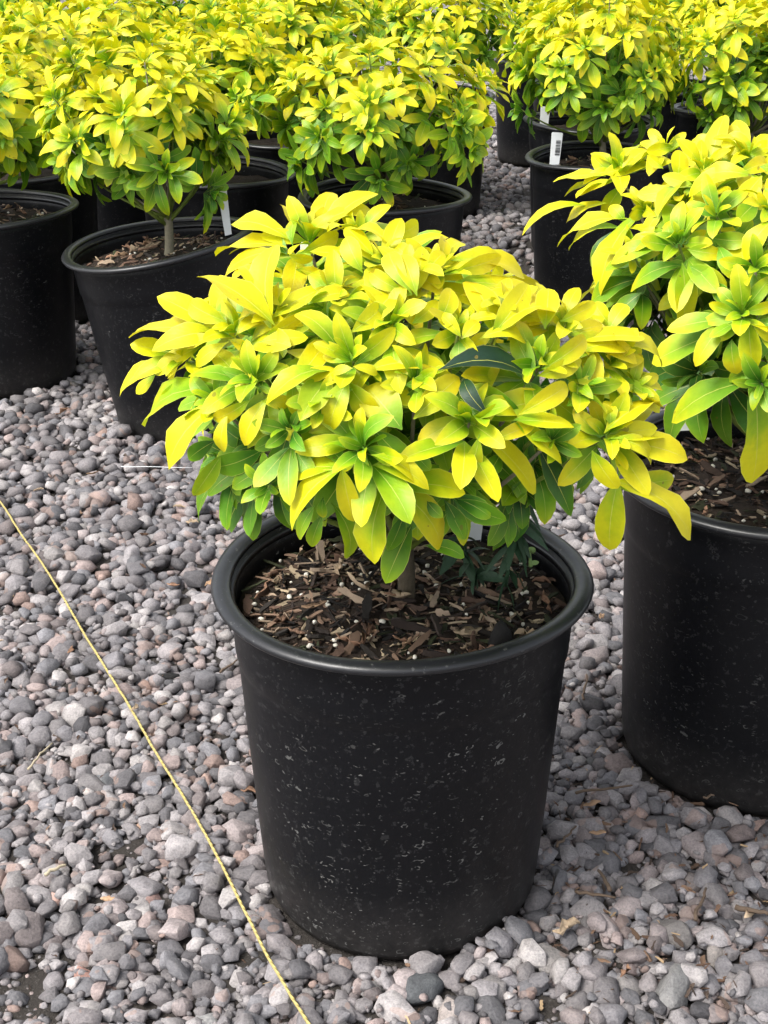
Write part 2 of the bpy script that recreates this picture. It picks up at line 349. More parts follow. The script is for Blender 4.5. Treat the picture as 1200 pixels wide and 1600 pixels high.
for y0, y1, dens, am in strips:
    area = float(np.mean([2*half_width(y) for y in np.linspace(y0, y1, 50)])*(y1-y0)); n = int(dens*area)
    yy = rng.uniform(y0, y1, n*2); xx = rng.uniform(-1, 1, n*2)*half_width(y1)
    hw = np.array([half_width(y) for y in yy]); ok = np.abs(xx) < hw; xx, yy = xx[ok][:n], yy[ok][:n]
    aa = np.clip(am*np.exp(rng.normal(-.06, .38, len(xx))), .0045, .0195)
    dp = np.sqrt((xx[:, None]-pot_xy[:, 0])**2 + (yy[:, None]-pot_xy[:, 1])**2) - pot_xy[:, 2]
    ok = dp.min(1) > aa*.45 - .002
    db = np.sqrt((xx[:, None]-bare[:, 0])**2 + (yy[:, None]-bare[:, 1])**2) - bare[:, 2]
    ok &= (db.min(1) > 0) | (rng.uniform(size=len(xx)) < .5)
    ok &= ~((yy > 3.6) & (xx < .15) & (rng.uniform(size=len(xx)) < .7))
    X3 = np.stack([xx[ok]]+[xx[ok]+rng.uniform(-.03, .03, ok.sum()) for _ in range(3)], 1); Y3 = np.stack([yy[ok]]+[yy[ok]+rng.uniform(-.03, .03, ok.sum()) for _ in range(3)], 1)
    for xs_, ys_, a in zip(X3, Y3, aa[ok]):                # each stone rolls to the lowest of a few nearby spots
        good = [(gh(x, y), x, y) for x, y in zip(xs_, ys_) if (np.hypot(pot_xy[:, 0]-x, pot_xy[:, 1]-y)-pot_xy[:, 2]).min() > a*.45-.002 and (np.hypot(bare[:, 0]-x, bare[:, 1]-y)-bare[:, 2]).min() > -bare_keep[rng.integers(3)]]
        if good: h_, x, y = min(good); drop(x, y, a)
for y0, y1, n in ((GY0, .95, 9000), (.95, 1.5, 7000)):       # grit and small pebbles in the gaps
    for x, y, a in zip(rng.uniform(-1, 1, n)*half_width(y1), rng.uniform(y0, y1, n), rng.uniform(.0018, .0048, n)):
        if gh(x, y) < .006 and (np.hypot(pot_xy[:, 0]-x, pot_xy[:, 1]-y)-pot_xy[:, 2]).min() > 0: drop(x, y, a)
rec = np.array(recs); print('stones', len(rec))
def stone_mats(rec):
    n = len(rec); cz, sz = np.cos(rec[:, 6]), np.sin(rec[:, 6]); cx, sx = np.cos(rec[:, 7]), np.sin(rec[:, 7]); cy_, sy = np.cos(rec[:, 8]), np.sin(rec[:, 8]); o, l = np.zeros(n), np.ones(n)
    RZ = np.stack([cz, -sz, o, sz, cz, o, o, o, l], 1).reshape(n, 3, 3); RX = np.stack([l, o, o, o, cx, -sx, o, sx, cx], 1).reshape(n, 3, 3); RY = np.stack([cy_, o, sy, o, l, o, -sy, o, cy_], 1).reshape(n, 3, 3)
    return (RZ@RX@RY) * rec[:, None, 3:6]
MATS = stone_mats(rec); pr = project(rec[:, :3]); infr = (pr[:, 0] > -5) & (pr[:, 0] < 1205) & (pr[:, 1] > 0) & (pr[:, 1] < 1605)
dpm = np.hypot(rec[:, 0]-POTS['main']['xy'][0], rec[:, 1]-POTS['main']['xy'][1])
hidden = (pr[:, 0] > 400) & (pr[:, 0] < 830) & (pr[:, 1] < 1440) | (pr[:, 0] > 1000) & (pr[:, 1] < 1180) | (pr[:, 1] < 600)
topness = rec[:, 2] - np.array([hm[int((r[1]-GY0)/RES), int((r[0]-GX0)/RES)] for r in rec]) + rec[:, 5]*.8     # near 0 or above = not buried
score = np.where(infr & ~hidden & (topness > -.004), rec[:, 3]*F/pr[:, 2], 0)
single = np.argsort(-score)[:300]; is_single = np.zeros(len(rec), bool); is_single[single] = True
st_me = [raw_mesh('stone', V, Fs, M_STONE, smooth=False) for V, Fs in ST_HI]
for i in single:
    r = rec[i]; m4 = np.eye(4); m4[:3, :3] = MATS[i]; m4[:3, 3] = r[:3]
    o = ob('stone', st_me[int(r[9])], ground, Matrix(m4.tolist())); o.color = (*r[10:13], 1)
Vs, Fs_, Cs, off = [], [], [], 0
tiny = rec[:, 3] < .0049; near = (rec[:, 1] < 1.4) & (rec[:, 3] > .0075) & infr
for v in range(NST):
    for shape, sel in ((ST_HI[v], near), (ST_LO[v], ~near & ~tiny), (ST_GRIT[v], tiny)):
        k = np.where((rec[:, 9] == v) & sel & ~is_single)[0]
        if not len(k): continue
        V, f = shape; W = np.einsum('nij,vj->nvi', MATS[k], V) + rec[k, None, :3]
        Vs.append(W.reshape(-1, 3)); Fs_.append((f[None]+(np.arange(len(k))*len(V))[:, None, None]+off).reshape(-1, 3)); off += len(k)*len(V)
        Cs.append(np.repeat(np.concatenate([rec[k, 10:13], np.ones((len(k), 1))], 1), len(V), 0))
gravel = ob('gravel', raw_mesh('gravel', np.concatenate(Vs), np.concatenate(Fs_), M_STONES, smooth=False, col=np.concatenate(Cs)))
tag(gravel, 'crushed grey and pinkish gravel spread around the black pots', 'gravel', kind='stuff')
# ------------------------------------------------------------------ pots
def pot_parts(seg):
    wall = [(0, .006), (.105, .006), (.112, .0), (.130, .0), (.1375, .004), (.1412, .014), (.1432, .035), (.1475, .10), (.1535, .20), (.1580, .275), (.1588, .282), (.1604, .286), (.1612, .300), (.1630, .335), (.1645, .348),
            (.1600, .350), (.1585, .33), (.1555, .27), (.151, .20)]
    a = np.linspace(-.55*math.pi, 1.30*math.pi, 11); rim = [(.1705+.0095*math.cos(t), .3520+.0054*math.sin(t)) for t in a]
    rim = [(.1630, .3445), (.1670, .3450)] + rim + [(.1590, .344), (.1585, .338)]
    return lathe(wall, seg), lathe(rim, seg, True)
(WV, WF), (RV, RF) = pot_parts(72)
def wobble(V, k, seed):                                       # soft plastic is never quite round
    a = np.arctan2(V[:, 1], V[:, 0]); W = V.copy(); g = np.random.default_rng(seed); s = 1 + k*np.clip(V[:, 2]/.36, 0, 1)*(np.cos(2*a+g.uniform(0, 6)) + .5*np.cos(3*a+g.uniform(0, 6)))
    W[:, :2] *= s[:, None]; W[:, 2] += .004*np.clip(V[:, 2]/.36, 0, 1)**2*np.cos(2*a+g.uniform(0, 6)); return W
POT_ME = {k: (raw_mesh('pot', wobble(WV, .006, i), WF, M_POT if k == 0 else M_POT2), raw_mesh('rim', wobble(RV, .006, i), RF, M_RIM)) for i, k in enumerate(range(4))}
SOIL_Z = .318
def soil_mesh(seed, rad=.158, rings=14, seg=56):
    g = np.random.default_rng(seed); V = [(0, 0, 0)]; Fs = []
    ph = g.uniform(0, 6, (6, 3)); fr = g.uniform(15, 70, (6, 2))
    def hgt(x, y): return .009*(1-(x*x+y*y)/rad**2) + sum(.0016*math.sin(fr[i, 0]*x+ph[i, 0])*math.cos(fr[i, 1]*y+ph[i, 1]) for i in range(6))
    V = [(0, 0, hgt(0, 0))]
    for i in range(1, rings+1):
        for j in range(seg):
            r = rad*i/rings; a = 2*math.pi*j/seg; x, y = r*math.cos(a), r*math.sin(a); V.append((x, y, hgt(x, y)+g.normal(0, .0012)))
    for j in range(seg): Fs.append((0, 1+j, 1+(j+1) % seg))
    for i in range(rings-1):
        for j in range(seg): a = 1+i*seg; Fs.append((a+j, a+seg+j, a+seg+(j+1) % seg, a+(j+1) % seg))
    return raw_mesh('potting_soil', np.array(V), Fs, M_SOIL), hgt
def chip_shape(seed, kind):
    g = np.random.default_rng(seed); n = 6
    V = []; Fs = []
    for i in range(n):
        t = i/(n-1); y = t-.5
        if kind == 'chip': w = .5*(.75+.25*g.uniform(-1, 1))*(1 if 0 < i < n-1 else g.uniform(.35, .8)); th = .28; z = .12*math.sin(t*3+seed); dx = .1*g.normal()
        else: w = .5*math.sin(math.pi*min(max(t, .04), .97))**.8*g.uniform(.6, 1.1); th = .05; z = .5*(t-.5)**2*g.uniform(-.5, 2.4); dx = .16*g.normal()
        cup = 0 if kind == 'chip' else g.uniform(.0, .9)*w
        V += [(dx-w, y, z+cup), (dx, y, z), (dx+w, y, z+cup), (dx+w*.9, y, z+cup-th), (dx, y, z-th), (dx-w*.9, y, z+cup-th)]
    for i in range(n-1):
        for k in range(6): a, b = i*6+k, i*6+(k+1) % 6; Fs.append((a, b, b+6, a+6))
    Fs += [(5, 4, 3, 2, 1, 0), tuple((n-1)*6+k for k in range(6))]
    return np.array(V), Fs
CHIPS = [chip_shape(i, 'chip') for i in range(8)]; DRY = [chip_shape(20+i, 'leaf') for i in range(6)]
CHIP_ME = [raw_mesh('bark_chip', V, f, M_CHIP, smooth=False) for V, f in CHIPS]; DRY_ME = [raw_mesh('dead_leaf', V, f, M_CHIP) for V, f in DRY]
PERL = stone_shape(1, 77); PERL_ME = raw_mesh('perlite', *PERL, M_CHIP)
CHIP_COL = [(.050, .032, .023), (.10, .060, .042), (.030, .021, .017), (.17, .11, .075), (.28, .21, .15), (.014, .012, .011), (.022, .018, .015), (.030, .034, .016)]
DRY_COL = [(.36, .23, .14), (.28, .16, .10), (.44, .33, .22), (.20, .12, .08)]
def place(V, x, y, z, sx, sy, sz, yaw, tx, ty): return Matrix.Translation((x, y, z)) @ Matrix.Rotation(yaw, 4, 'Z') @ Matrix.Rotation(tx, 4, 'X') @ Matrix.Rotation(ty, 4, 'Y') @ Matrix.Diagonal((sx, sy, sz, 1))
def fill_soil(root, seed, nchip, ndry, nperl, nmass, light=0.0):
    me, hgt = soil_mesh(seed); g = np.random.default_rng(seed+5)
    soil = ob('potting_soil', me, root, Matrix.Translation((0, 0, SOIL_Z)))
    def rnd(front=True):
        while True:
            x, y = g.uniform(-.15, .15, 2)
            if x*x+y*y < .148**2 and x*x+y*y > .012**2: return x, y
    for i in range(nchip):
        x, y = rnd(); L = g.uniform(.012, .040); w = L*g.uniform(.12, .30)
        o = ob('bark_chip', CHIP_ME[g.integers(8)], soil, place(None, x, y, hgt(x, y)+.003+g.uniform(0, .006), w, L, w, g.uniform(0, 6.28), g.normal(0, .28), g.normal(0, .6)))
        c = np.array(CHIP_COL[g.integers(8)])*g.uniform(.75, 1.35)*(1+light); o.color = (*c, 1)
    for i in range(ndry):
        x, y = rnd(); L = g.uniform(.012, .034); w = L*g.uniform(.18, .42)
        o = ob('dead_leaf', DRY_ME[g.integers(6)], soil, place(None, x, y, hgt(x, y)+.008, w, L, L*g.uniform(.5, 1.1), g.uniform(0, 6.28), g.normal(0, .3), g.normal(0, .8)))
        o.color = (*(np.array(DRY_COL[g.integers(4)])*g.uniform(.7, 1.2)), 1)
    for i in range(nperl):
        x, y = rnd(); s = g.uniform(.0011, .0030); o = ob('perlite', PERL_ME, soil, place(None, x, y, hgt(x, y)+.004, s*1.3, s, s, g.uniform(0, 6.28), 0, 0)); q = g.uniform(.5, .8); o.color = (q, q*.95, q*.82, 1)
    Vs, Fs, Cs = [], [], []; off = 0
    for i in range(nmass):
        V, f = CHIPS[g.integers(8)] if g.uniform() < .85 else DRY[g.integers(6)]
        x, y = rnd(); L = g.uniform(.006, .022); w = L*g.uniform(.15, .4); M = np.array(place(None, x, y, hgt(x, y)+.001+g.uniform(0, .004), w, L, w, g.uniform(0, 6.28), g.normal(0, .2), g.normal(0, .4)))
        Vs.append(V@M[:3, :3].T+M[:3, 3]); Fs += [tuple(k+off for k in q) for q in f]; off += len(V)
        c = np.array(CHIP_COL[g.integers(8)])*g.uniform(.6, 1.5)*(1+light) if g.uniform() < .88 else np.array((.42, .33, .22))*g.uniform(.6, 1.2)
        Cs.append(np.tile((*c, 1), (len(V), 1)))
    if nmass: tag(ob('mulch', raw_mesh('mulch', np.concatenate(Vs), Fs, M_CHIPS, False, col=np.concatenate(Cs)), soil), kind='stuff')
    return soil

def make_pot(key, label, group, variant):
    p = POTS[key]; root = ob('potted_shrub', None); root.empty_display_size = .1
    root.location = (p['xy'][0], p['xy'][1], .003); root.rotation_euler = (0, p['tilt'], 0)
    if p['tilt']: root.location = (p['xy'][0]-RIM_Z*math.sin(p['tilt']), p['xy'][1], -.004)
    root.scale = (p['size'],)*3
    tag(root, label, 'potted plant', group)
    pot = ob('pot', POT_ME[variant][0], root, Matrix.Rotation(rng.uniform(0, 6.28), 4, 'Z')); ob('rim', POT_ME[variant][1], pot)
    p['root'] = root; p['M'] = np.array(root.matrix_basis); p['Mi'] = np.linalg.inv(p['M'])
    return root

# ------------------------------------------------------------------ leaves
def leaf_shape(seed, nu, nv):
    g = np.random.default_rng(seed); V, UVs = [], []
    tq = np.linspace(0, 1, nv+1); rows = .35*tq + .65*(1-np.cos(math.pi*tq))/2
    fold = g.uniform(.03, .30); wave = g.uniform(0, .05); ph = g.uniform(0, 6); k = g.uniform(5, 10); tw = g.uniform(-.28, .28); e1 = g.uniform(.52, .66); pk = g.uniform(1.05, 1.30); bx = g.uniform(-.05, .05)
    arch = (.03, .06, .09, .12, .16, .22)[seed % 6]; tipd = g.uniform(0, .10)
    for y in rows:
        q = min(max((y-.045)/.955, 0), 1)
        w = .5*max(math.sin(math.pi*min(q**pk, 1.0)), 0)**e1; w = max(w, .018 if y < .5 else .012)
        for i in range(nu+1):
            u = -1+2*i/nu; x = u*w; zz = arch*4*y*(1-y) - tipd*max(y-.75, 0)**2*6
            zz += fold*.34*abs(u)**1.3*w + wave*math.sin(k*y+ph)*u*abs(u)*(w*2)
            a = tw*y; V.append((x*math.cos(a)+bx*4*y*(1-y), y, zz + x*.4*math.sin(a))); UVs.append((.5+.5*u, y))
    Fs = np.array([(j*(nu+1)+i, j*(nu+1)+i+1, (j+1)*(nu+1)+i+1, (j+1)*(nu+1)+i) for j in range(nv) for i in range(nu)])
    return np.array(V), Fs, np.array(UVs)
NL = 18
LEAF = [leaf_shape(300+i, 4, 8) for i in range(NL)]; LEAF_LO = [leaf_shape(300+i, 2, 5) for i in range(NL)]
LEAF_ME = [raw_mesh('leaf', V, f, M_LEAF, uv=u) for V, f, u in LEAF]
UP = np.array([0, 0, 1.0])
class Crown:
    def __init__(s): s.P0, s.P1, s.N, s.W, s.age, s.pri, s.var = [], [], [], [], [], [], []
    def add(s, p0, p1, n, w, age, pri=0, var=None):
        s.P0.append(p0); s.P1.append(p1); s.N.append(n); s.W.append(w); s.age.append(age); s.pri.append(pri); s.var.append(rng.integers(NL) if var is None else var)
    def arrays(s):
        P0, P1, Nn = np.array(s.P0), np.array(s.P1), np.array(s.N); Y = P1-P0; L = np.linalg.norm(Y, axis=1)[:, None]; y = Y/L
        x = np.cross(y, Nn); x /= np.linalg.norm(x, axis=1)[:, None]; z = np.cross(x, y)
        M = np.stack([x*np.array(s.W)[:, None], Y, z*L], 2); return P0, M, np.array(s.age), np.array(s.var), np.array(s.pri)
def rosette(cr, pos, axis, s, age, tiers=(1, 1, 1, 1), jit=1.0):
    """shoot tip: opposite three-part leaves, each pair turned a quarter, small upright ones in the middle"""
    axis = nrm(axis); h = np.array([1.0, 0, 0]) if abs(axis[0]) < .8 else np.array([0, 1.0, 0]); e1 = nrm(np.cross(axis, h)); e2 = np.cross(axis, e1); th0 = rng.uniform(0, 6.28)
    spec = [(.020, .030, 62, 0.03, .000), (.034, .046, 44, .004, -.004), (.050, .066, 20, .012, -.012), (.056, .074, -8, .016, -.026)]
    for ti, (l0, l1, el, pet, dz) in enumerate(spec):
        if not tiers[ti]: continue
        for side in range(2):
            th = th0 + ti*math.pi/2 + side*math.pi + rng.normal(0, .18)*jit; e = R(el + rng.normal(0, 9)*jit)
            d = math.cos(th)*e1 + math.sin(th)*e2; ld = math.cos(e)*d + math.sin(e)*axis; b = pos + axis*dz*s + ld*(pet if ti else .002)*s
            tang = nrm(np.cross(axis, d)); nn = nrm(np.cross(ld, tang)); nn = nn if nn@axis > 0 else -nn
            for k in ((-1, 0, 1) if ti else (-.5, .5)):
                L = rng.uniform(l0, l1)*s*(1.0 if k == 0 or not ti else .90); fan = k*R(rng.uniform(38, 58))
                dd = math.cos(fan)*ld + math.sin(fan)*tang
                dd = nrm(dd - UP*(.10+.16*ti*.5)*rng.uniform(.2, 1.3) + rng.normal(0, .08, 3)*jit)
                n2 = nrm(nn + rng.normal(0, .22, 3)*jit + UP*.15)
                a = age + (.10, .06, -.02, .12)[ti] + rng.normal(0, .09)
                cr.add(b, b + dd*L, n2, L*rng.uniform(.33, .42), max(0, a), ti)
def random_crown(cr, c, r, n, seed, inner=.4, zmin=-.45, shrink=1.0, s=1.0, skip=None, low_age=.62, top_age=.04, spread=(.84, 1.04)):
    g = np.random.default_rng(seed); tips = []
    for i in range(n):
        z = 1-(1-zmin)*(i+.5)/n; a = i*2.39996 + g.uniform(-.3, .3); q = math.sqrt(max(0, 1-z*z)); d = np.array([q*math.cos(a), q*math.sin(a), z]) + g.normal(0, .07, 3)
        rr = shrink*g.uniform(*spread); p = c + r*d*rr
        if skip and skip(p): continue
        ax = nrm(d*np.array([1, 1, .7]) + UP*(.75 if z > 0 else .35)); age = top_age + max(0, .55-z)*low_age*.62 + g.uniform(-.05, .12)
        rosette(cr, p, ax, s*g.uniform(.85, 1.12), max(0, age)); tips.append(p)
    for i in range(int(n*inner)):
        d = nrm(g.normal(size=3)); d[2] = abs(d[2])*.8-.35; p = c + r*d*g.uniform(.35, .70); rosette(cr, p, nrm(d+UP*.5), s*g.uniform(.8, 1.05), g.uniform(.7, 1.15), (0, 1, 1, 1))
    return tips
def traced(cr, c, r, items, ox, oy, k, dpt=0.0, small=27):
    """leaves read off the photograph one by one: base and tip give the direction, the crown's dome gives the distance"""
    for it in items:
        bx, by, tx, ty, w, age = it[:6]
        b = np.array([ox+bx/k, oy+by/k]); t = np.array([ox+tx/k, oy+ty/k]); w = w/k*.90; e = t-b
        if np.linalg.norm(e) < small: continue
        b = b-e*.13; t = t+e*.05      # the stalk end sits under its neighbours
        tb = on_dome(*b, c, r); tt = on_dome(*t, c, r); lift = (.024 - .040*min(age, 1.1) if age < 1.5 else .022) + rng.uniform(-.003, .003) + dpt
        tb = tb - lift; l = np.linalg.norm(t-b)*tb/F; wa = w*tb/F
        slope = np.clip(tt-tb, -.55*l, .55*l)*.8 + rng.uniform(-.2, .2)*l
        asp = wa/l
        lift2 = .014*max(0, 1-l/.06); tb -= lift2
        if asp > .60: slope = (-1 if t[1] > b[1]-8 else 1)*.35*l
        P0 = CAM + ray(*b)*tb; P1 = CAM + ray(*t)*(tb+slope); ax = nrm(P1-P0); L = np.linalg.norm(P1-P0)
        wr = wa; phi = rng.uniform(-.5, .5); view = nrm(CAM-P0); n = nrm(view-ax*(view@ax))
        if asp < .37:
            wr = min(.40*L, wa*2.2); phi = math.acos(min(1, wa/wr)); 
        s = np.cross(ax, n); cand = [n*math.cos(phi)+s*math.sin(phi), n*math.cos(phi)-s*math.sin(phi)]
        n = max(cand, key=lambda v: v[2]) if asp < .37 else cand[0]
        cr.add(P0, P1, n, wr*1.05, age*1.0+rng.uniform(-.02, .10), -1)

# positions read from the photograph: base x, base y, tip x, tip y, width (pixels of each crop), greenness
T_MAIN = [((180, 320, 2.5), [
 (660,130,465,75,90,0),(640,170,400,190,55,0),(610,190,432,270,65,0),(700,95,648,0,40,.08),(760,75,805,0,42,.08),(800,95,1000,30,62,0),(740,180,868,115,75,.05),(780,185,932,200,48,0),(690,200,770,212,50,.02),(665,185,615,115,55,.5),(700,150,740,45,35,.3),
 (715,255,795,265,42,.1),(610,450,620,165,105,.05),(590,450,335,280,105,0),(640,430,850,320,85,0),(600,500,730,430,72,0),(580,535,745,520,78,0),(560,330,500,240,85,.1),(770,385,910,350,60,0),(790,390,965,290,70,.5),(840,330,960,260,80,.65),
 (340,510,65,510,80,0),(420,450,295,385,95,0),(430,450,420,350,62,.45),(320,560,160,655,72,.05),(165,620,20,740,58,.03),(150,670,85,735,42,.03),(430,545,320,625,70,0),(400,525,285,560,50,0),(450,530,515,560,42,.05),(500,545,520,638,70,0),(480,510,580,460,48,.05),(440,500,400,420,52,.45),(450,490,480,430,40,.4),
 (490,690,340,737,78,.65),(510,690,430,625,52,.65),(520,680,520,625,42,.6),(550,690,680,640,58,.4),(530,702,582,710,36,.5),(515,712,490,772,52,.5),(450,640,308,640,82,.9),(390,600,320,600,62,.8),(660,650,640,590,52,.85),
 (420,750,130,860,112,.42),(400,790,215,1022,112,.12),(240,690,183,765,54,.3),(510,770,388,832,72,.08),(440,830,425,960,62,.03),(590,770,508,932,104,.03),(585,765,697,765,62,.02),(690,700,700,818,62,.15),(310,640,270,710,72,1),
 (940,605,890,420,74,.42),(860,560,710,430,95,.3),(950,612,1057,520,70,.22),(930,605,868,560,52,.35),(1015,645,1230,630,78,0),(940,635,1022,660,40,.02),(920,640,850,655,48,.03),(960,640,1005,682,42,.02),(705,695,825,540,105,.06),(720,690,852,640,64,.02),(900,612,815,592,42,.3),
 (930,490,1040,400,92,0),(885,420,985,330,85,.55),(980,480,1100,450,85,.6),(850,310,965,310,48,.08),(1080,285,965,310,92,.08),(900,695,720,812,112,.48),(905,700,840,872,112,.22),(915,695,1035,832,112,.28),(1105,860,985,715,170,.25),
 (670,885,565,862,66,.75),(690,890,762,868,52,.75),(675,900,620,1092,102,.7),(692,892,732,976,48,.7),(660,900,550,952,64,.85),
 (950,945,765,880,88,.45),(960,915,920,832,68,.55),(935,970,890,1038,62,.42),(970,970,975,1077,78,.28),(1030,900,1172,1055,112,.55),(1020,990,1187,1090,64,.06),(890,1015,790,925,72,.5),(760,1000,770,908,58,.4),(990,940,960,900,40,.4),
 (875,1042,645,1098,88,.08),(875,1052,697,1262,94,.02),(890,1050,930,1232,92,.02),(400,1000,310,1132,82,.45),(560,960,380,1022,112,.8),(600,1020,460,1102,84,.82),(380,930,290,992,72,.85),
 (1150,330,1075,190,90,.05),(1170,330,1200,170,90,.03),(1110,330,1000,260,70,.1),(1150,350,1060,330,60,.1),(960,250,905,130,90,.05),(1000,190,905,90,60,.02),(1060,160,920,110,50,.02),(1080,120,1180,75,80,.02),(1020,190,930,190,60,.5)]),
 ((0, 0, 1), [(606,765,585,876,47,.35),(612,765,688,852,50,.28),(612,762,722,768,43,.42),(640,600,705,590,40,.2)]),
 ((400, 600, 3.3333), [(300,650,225,802,78,.55),(340,700,290,842,84,.6),(400,650,470,897,104,.6),(350,600,350,692,62,.55),(100,530,182,662,72,.75),(800,760,680,1025,140,.8),(900,850,1077,900,84,.8),(1000,630,1092,802,104,.85),(1050,600,1215,690,115,.9),(900,620,970,692,72,.8),(820,340,905,445,92,.8),(540,520,575,590,60,.7),(760,700,690,860,100,.85)]),
 ((620, 400, 2.069), [
 (305,245,228,88,84,.02),(315,245,422,98,95,0),(330,250,512,175,64,0),(280,272,412,278,50,0),(300,252,240,292,52,.05),(200,255,138,188,54,.08),(215,262,262,213,54,.04),(200,280,195,347,62,.42),(160,265,8,292,54,.35),(140,200,172,108,76,.12),(60,115,20,0,76,.03),(70,105,115,90,44,.03),(60,210,132,150,56,.05),(20,190,70,215,40,.05),
 (200,20,407,62,54,0),(205,42,332,3,66,0),(130,12,202,32,54,.03),(220,90,452,128,58,.02),(60,20,0,-30,60,.05),(105,40,150,-10,60,.1),
 (165,372,412,387,66,1.9),(290,505,220,402,62,1.8),(440,372,380,250,74,.45),(450,352,472,280,58,.5),(430,362,437,412,48,.5),(420,357,378,345,34,.4),(490,352,607,265,74,.12),(600,272,792,265,62,.03),(480,222,490,108,84,.05),(540,205,642,155,64,.04),(690,222,640,153,62,.1),(692,232,742,160,64,.08),(700,300,852,350,44,.04),(470,382,592,340,64,.08),(580,492,585,353,68,.3),(560,250,660,225,60,.05),(600,310,740,300,60,.06),(640,360,560,400,60,.2),(700,330,790,390,60,.35),(740,260,780,330,50,.3),
 (410,502,547,420,78,.06),(400,512,255,420,84,.65),(210,527,73,602,74,.3),(220,522,150,460,62,.55),(230,522,215,440,58,.6),(240,522,387,510,68,.4),(240,540,277,557,46,.45),(225,545,215,597,42,.42),(260,590,210,707,74,.12),(290,590,442,757,84,0),(400,552,532,662,54,.02),(330,590,440,545,60,.03),(400,532,567,547,54,.02),(70,512,197,395,95,.12),
 (650,572,573,500,58,.25),(690,562,842,475,78,0),(660,562,660,508,38,.28),(690,542,678,470,54,.12),(700,592,857,587,46,0),(700,602,817,667,54,.03),(690,612,712,662,42,.08),(620,602,513,560,68,.52),(635,627,528,737,78,.35),(640,642,712,747,78,.03),(715,742,690,942,104,.28),(720,742,892,722,88,.35),(720,747,942,907,74,.03),
 (690,422,722,432,48,.5),(640,312,770,420,64,.5),(470,642,562,832,84,1.2),(20,472,112,400,64,.75),(160,802,217,912,64,.85),(200,792,347,852,84,.9),(330,650,300,700,60,.8),(480,480,420,540,70,.6),(560,480,640,440,60,.4),(760,440,700,480,60,.5),(800,420,760,370,50,.4)])]
T_RIGHT = [((820, 190, 2.808), [
 (400,232,375,53,68,.32),(385,232,298,150,74,.28),(420,232,462,118,54,.28),(330,242,133,262,44,.03),(380,267,248,318,44,.03),(420,292,345,402,84,.28),(440,232,542,128,58,.08),(340,367,188,440,50,.08),(250,385,0,492,54,.12),(430,442,153,542,56,.08),(410,482,203,562,56,.12),(500,432,335,752,112,.12),(370,502,303,642,64,.95),(430,432,378,370,64,.2),(600,392,520,512,64,.08),
 (630,522,448,577,78,.4),(660,532,630,443,58,.5),(690,532,710,453,44,.45),(710,532,792,480,48,.4),(730,562,860,582,78,.3),(640,562,583,577,48,.45),(690,562,702,588,48,.38),(490,572,552,602,62,.06),(680,642,473,742,88,.55),(690,652,690,902,116,.25),(740,642,880,722,88,.35),(735,602,735,650,98,.42),(480,702,298,792,84,.85),(500,762,388,862,84,.75),(510,652,428,662,48,.85),
 (930,862,788,877,68,.4),(920,842,813,800,58,.36),(940,822,930,773,42,.45),(980,832,1102,800,62,.3),(940,892,848,957,62,.35),(985,902,1000,1082,112,.15),(910,972,930,1102,94,.3),(1010,892,1122,932,84,.15),(960,882,987,892,34,.4),(850,932,568,1052,122,.45),(1080,1082,898,1132,104,.65),(950,1162,658,1312,112,.5),(1000,1162,1000,1567,152,.3),(1000,1152,1022,1232,74,.65),(1100,1152,1040,1182,62,.45),
 (1080,452,973,602,112,.06),(840,512,987,522,84,.55),(860,562,932,692,84,.5),(960,662,1000,802,122,.6),(660,302,498,322,74,.03),(670,242,680,128,94,.06),(640,112,538,130,64,.03),(860,112,728,100,96,0),(990,112,868,90,120,0),(1000,142,1082,110,84,.02),(890,182,718,242,84,.03),(980,242,780,250,94,.02),(940,242,728,322,84,0),(940,232,1062,190,84,.02),(1030,252,943,362,94,.03),(1040,202,1122,232,64,.02),(700,332,638,332,54,.08),(640,312,568,372,62,.08),(720,272,608,240,64,.03),(760,302,698,345,54,.05),(1010,362,938,432,94,.55),
 (760,160,700,110,60,.02),(820,130,760,60,70,.02),(930,90,880,25,90,.0),(1010,80,960,30,80,.02),(1060,60,1010,20,80,.02),(560,180,600,90,60,.05),(600,200,540,150,50,.1),(860,400,800,350,70,.6),(900,330,860,300,60,.4),(780,420,700,430,70,.75),(620,420,680,400,60,.7),(1060,300,1120,350,80,.1),(880,760,960,740,70,.6),(1040,640,1110,700,90,.5),(840,720,900,800,80,.65),(760,860,840,850,70,.75),(1030,460,1090,430,70,.3)])]

def make_shrub(key, label, group, variant):
    root = make_pot(key, label, group, variant); POTS[key]['crown'] = Crown(); return root
G1 = 'golden leaved shrubs in black nursery pots'
make_shrub('main', 'golden leaved shrub in scuffed black pot standing alone beside the yellow string', G1, 0)
make_shrub('rt', 'lime and gold shrub in black pot standing close beside the scuffed pot', G1, 1)
make_shrub('A', 'golden shrub in upright black pot beside the tilted pot', G1, 2)
make_shrub('B', 'golden shrub with bare trunk in tilted black pot with narrow white tag', G1, 3)
make_shrub('C', 'golden shrub in black pot between the tilted pot and the gravel lane', G1, 2)
make_shrub('D', 'golden shrub in black pot with barcoded white tag along the gravel lane', G1, 1)
make_shrub('E', 'golden shrub in black pot at the lane edge across from the barcoded tag', G1, 2)
make_shrub('B2', 'golden shrub in black pot behind the gap between upright and tilted pots', G1, 1)
make_shrub('B3', 'golden shrub in black pot just behind the tilted pot', G1, 2)
make_shrub('D2', 'golden shrub in black pot right behind the barcoded tag with a second white tag', G1, 3)
make_shrub('G', 'golden shrub in black pot next to the barcoded tag pot, away from the lane', G1, 2)
FAR_LABEL = {0: 'golden shrub in the third row straight behind the tilted pot', 1: 'golden shrub in the third row behind the gap beside the tilted pot', 5: 'golden shrub in a pot two places behind the one next to the barcoded tag pot', 9: 'golden shrub at the far end of the gravel lane'}
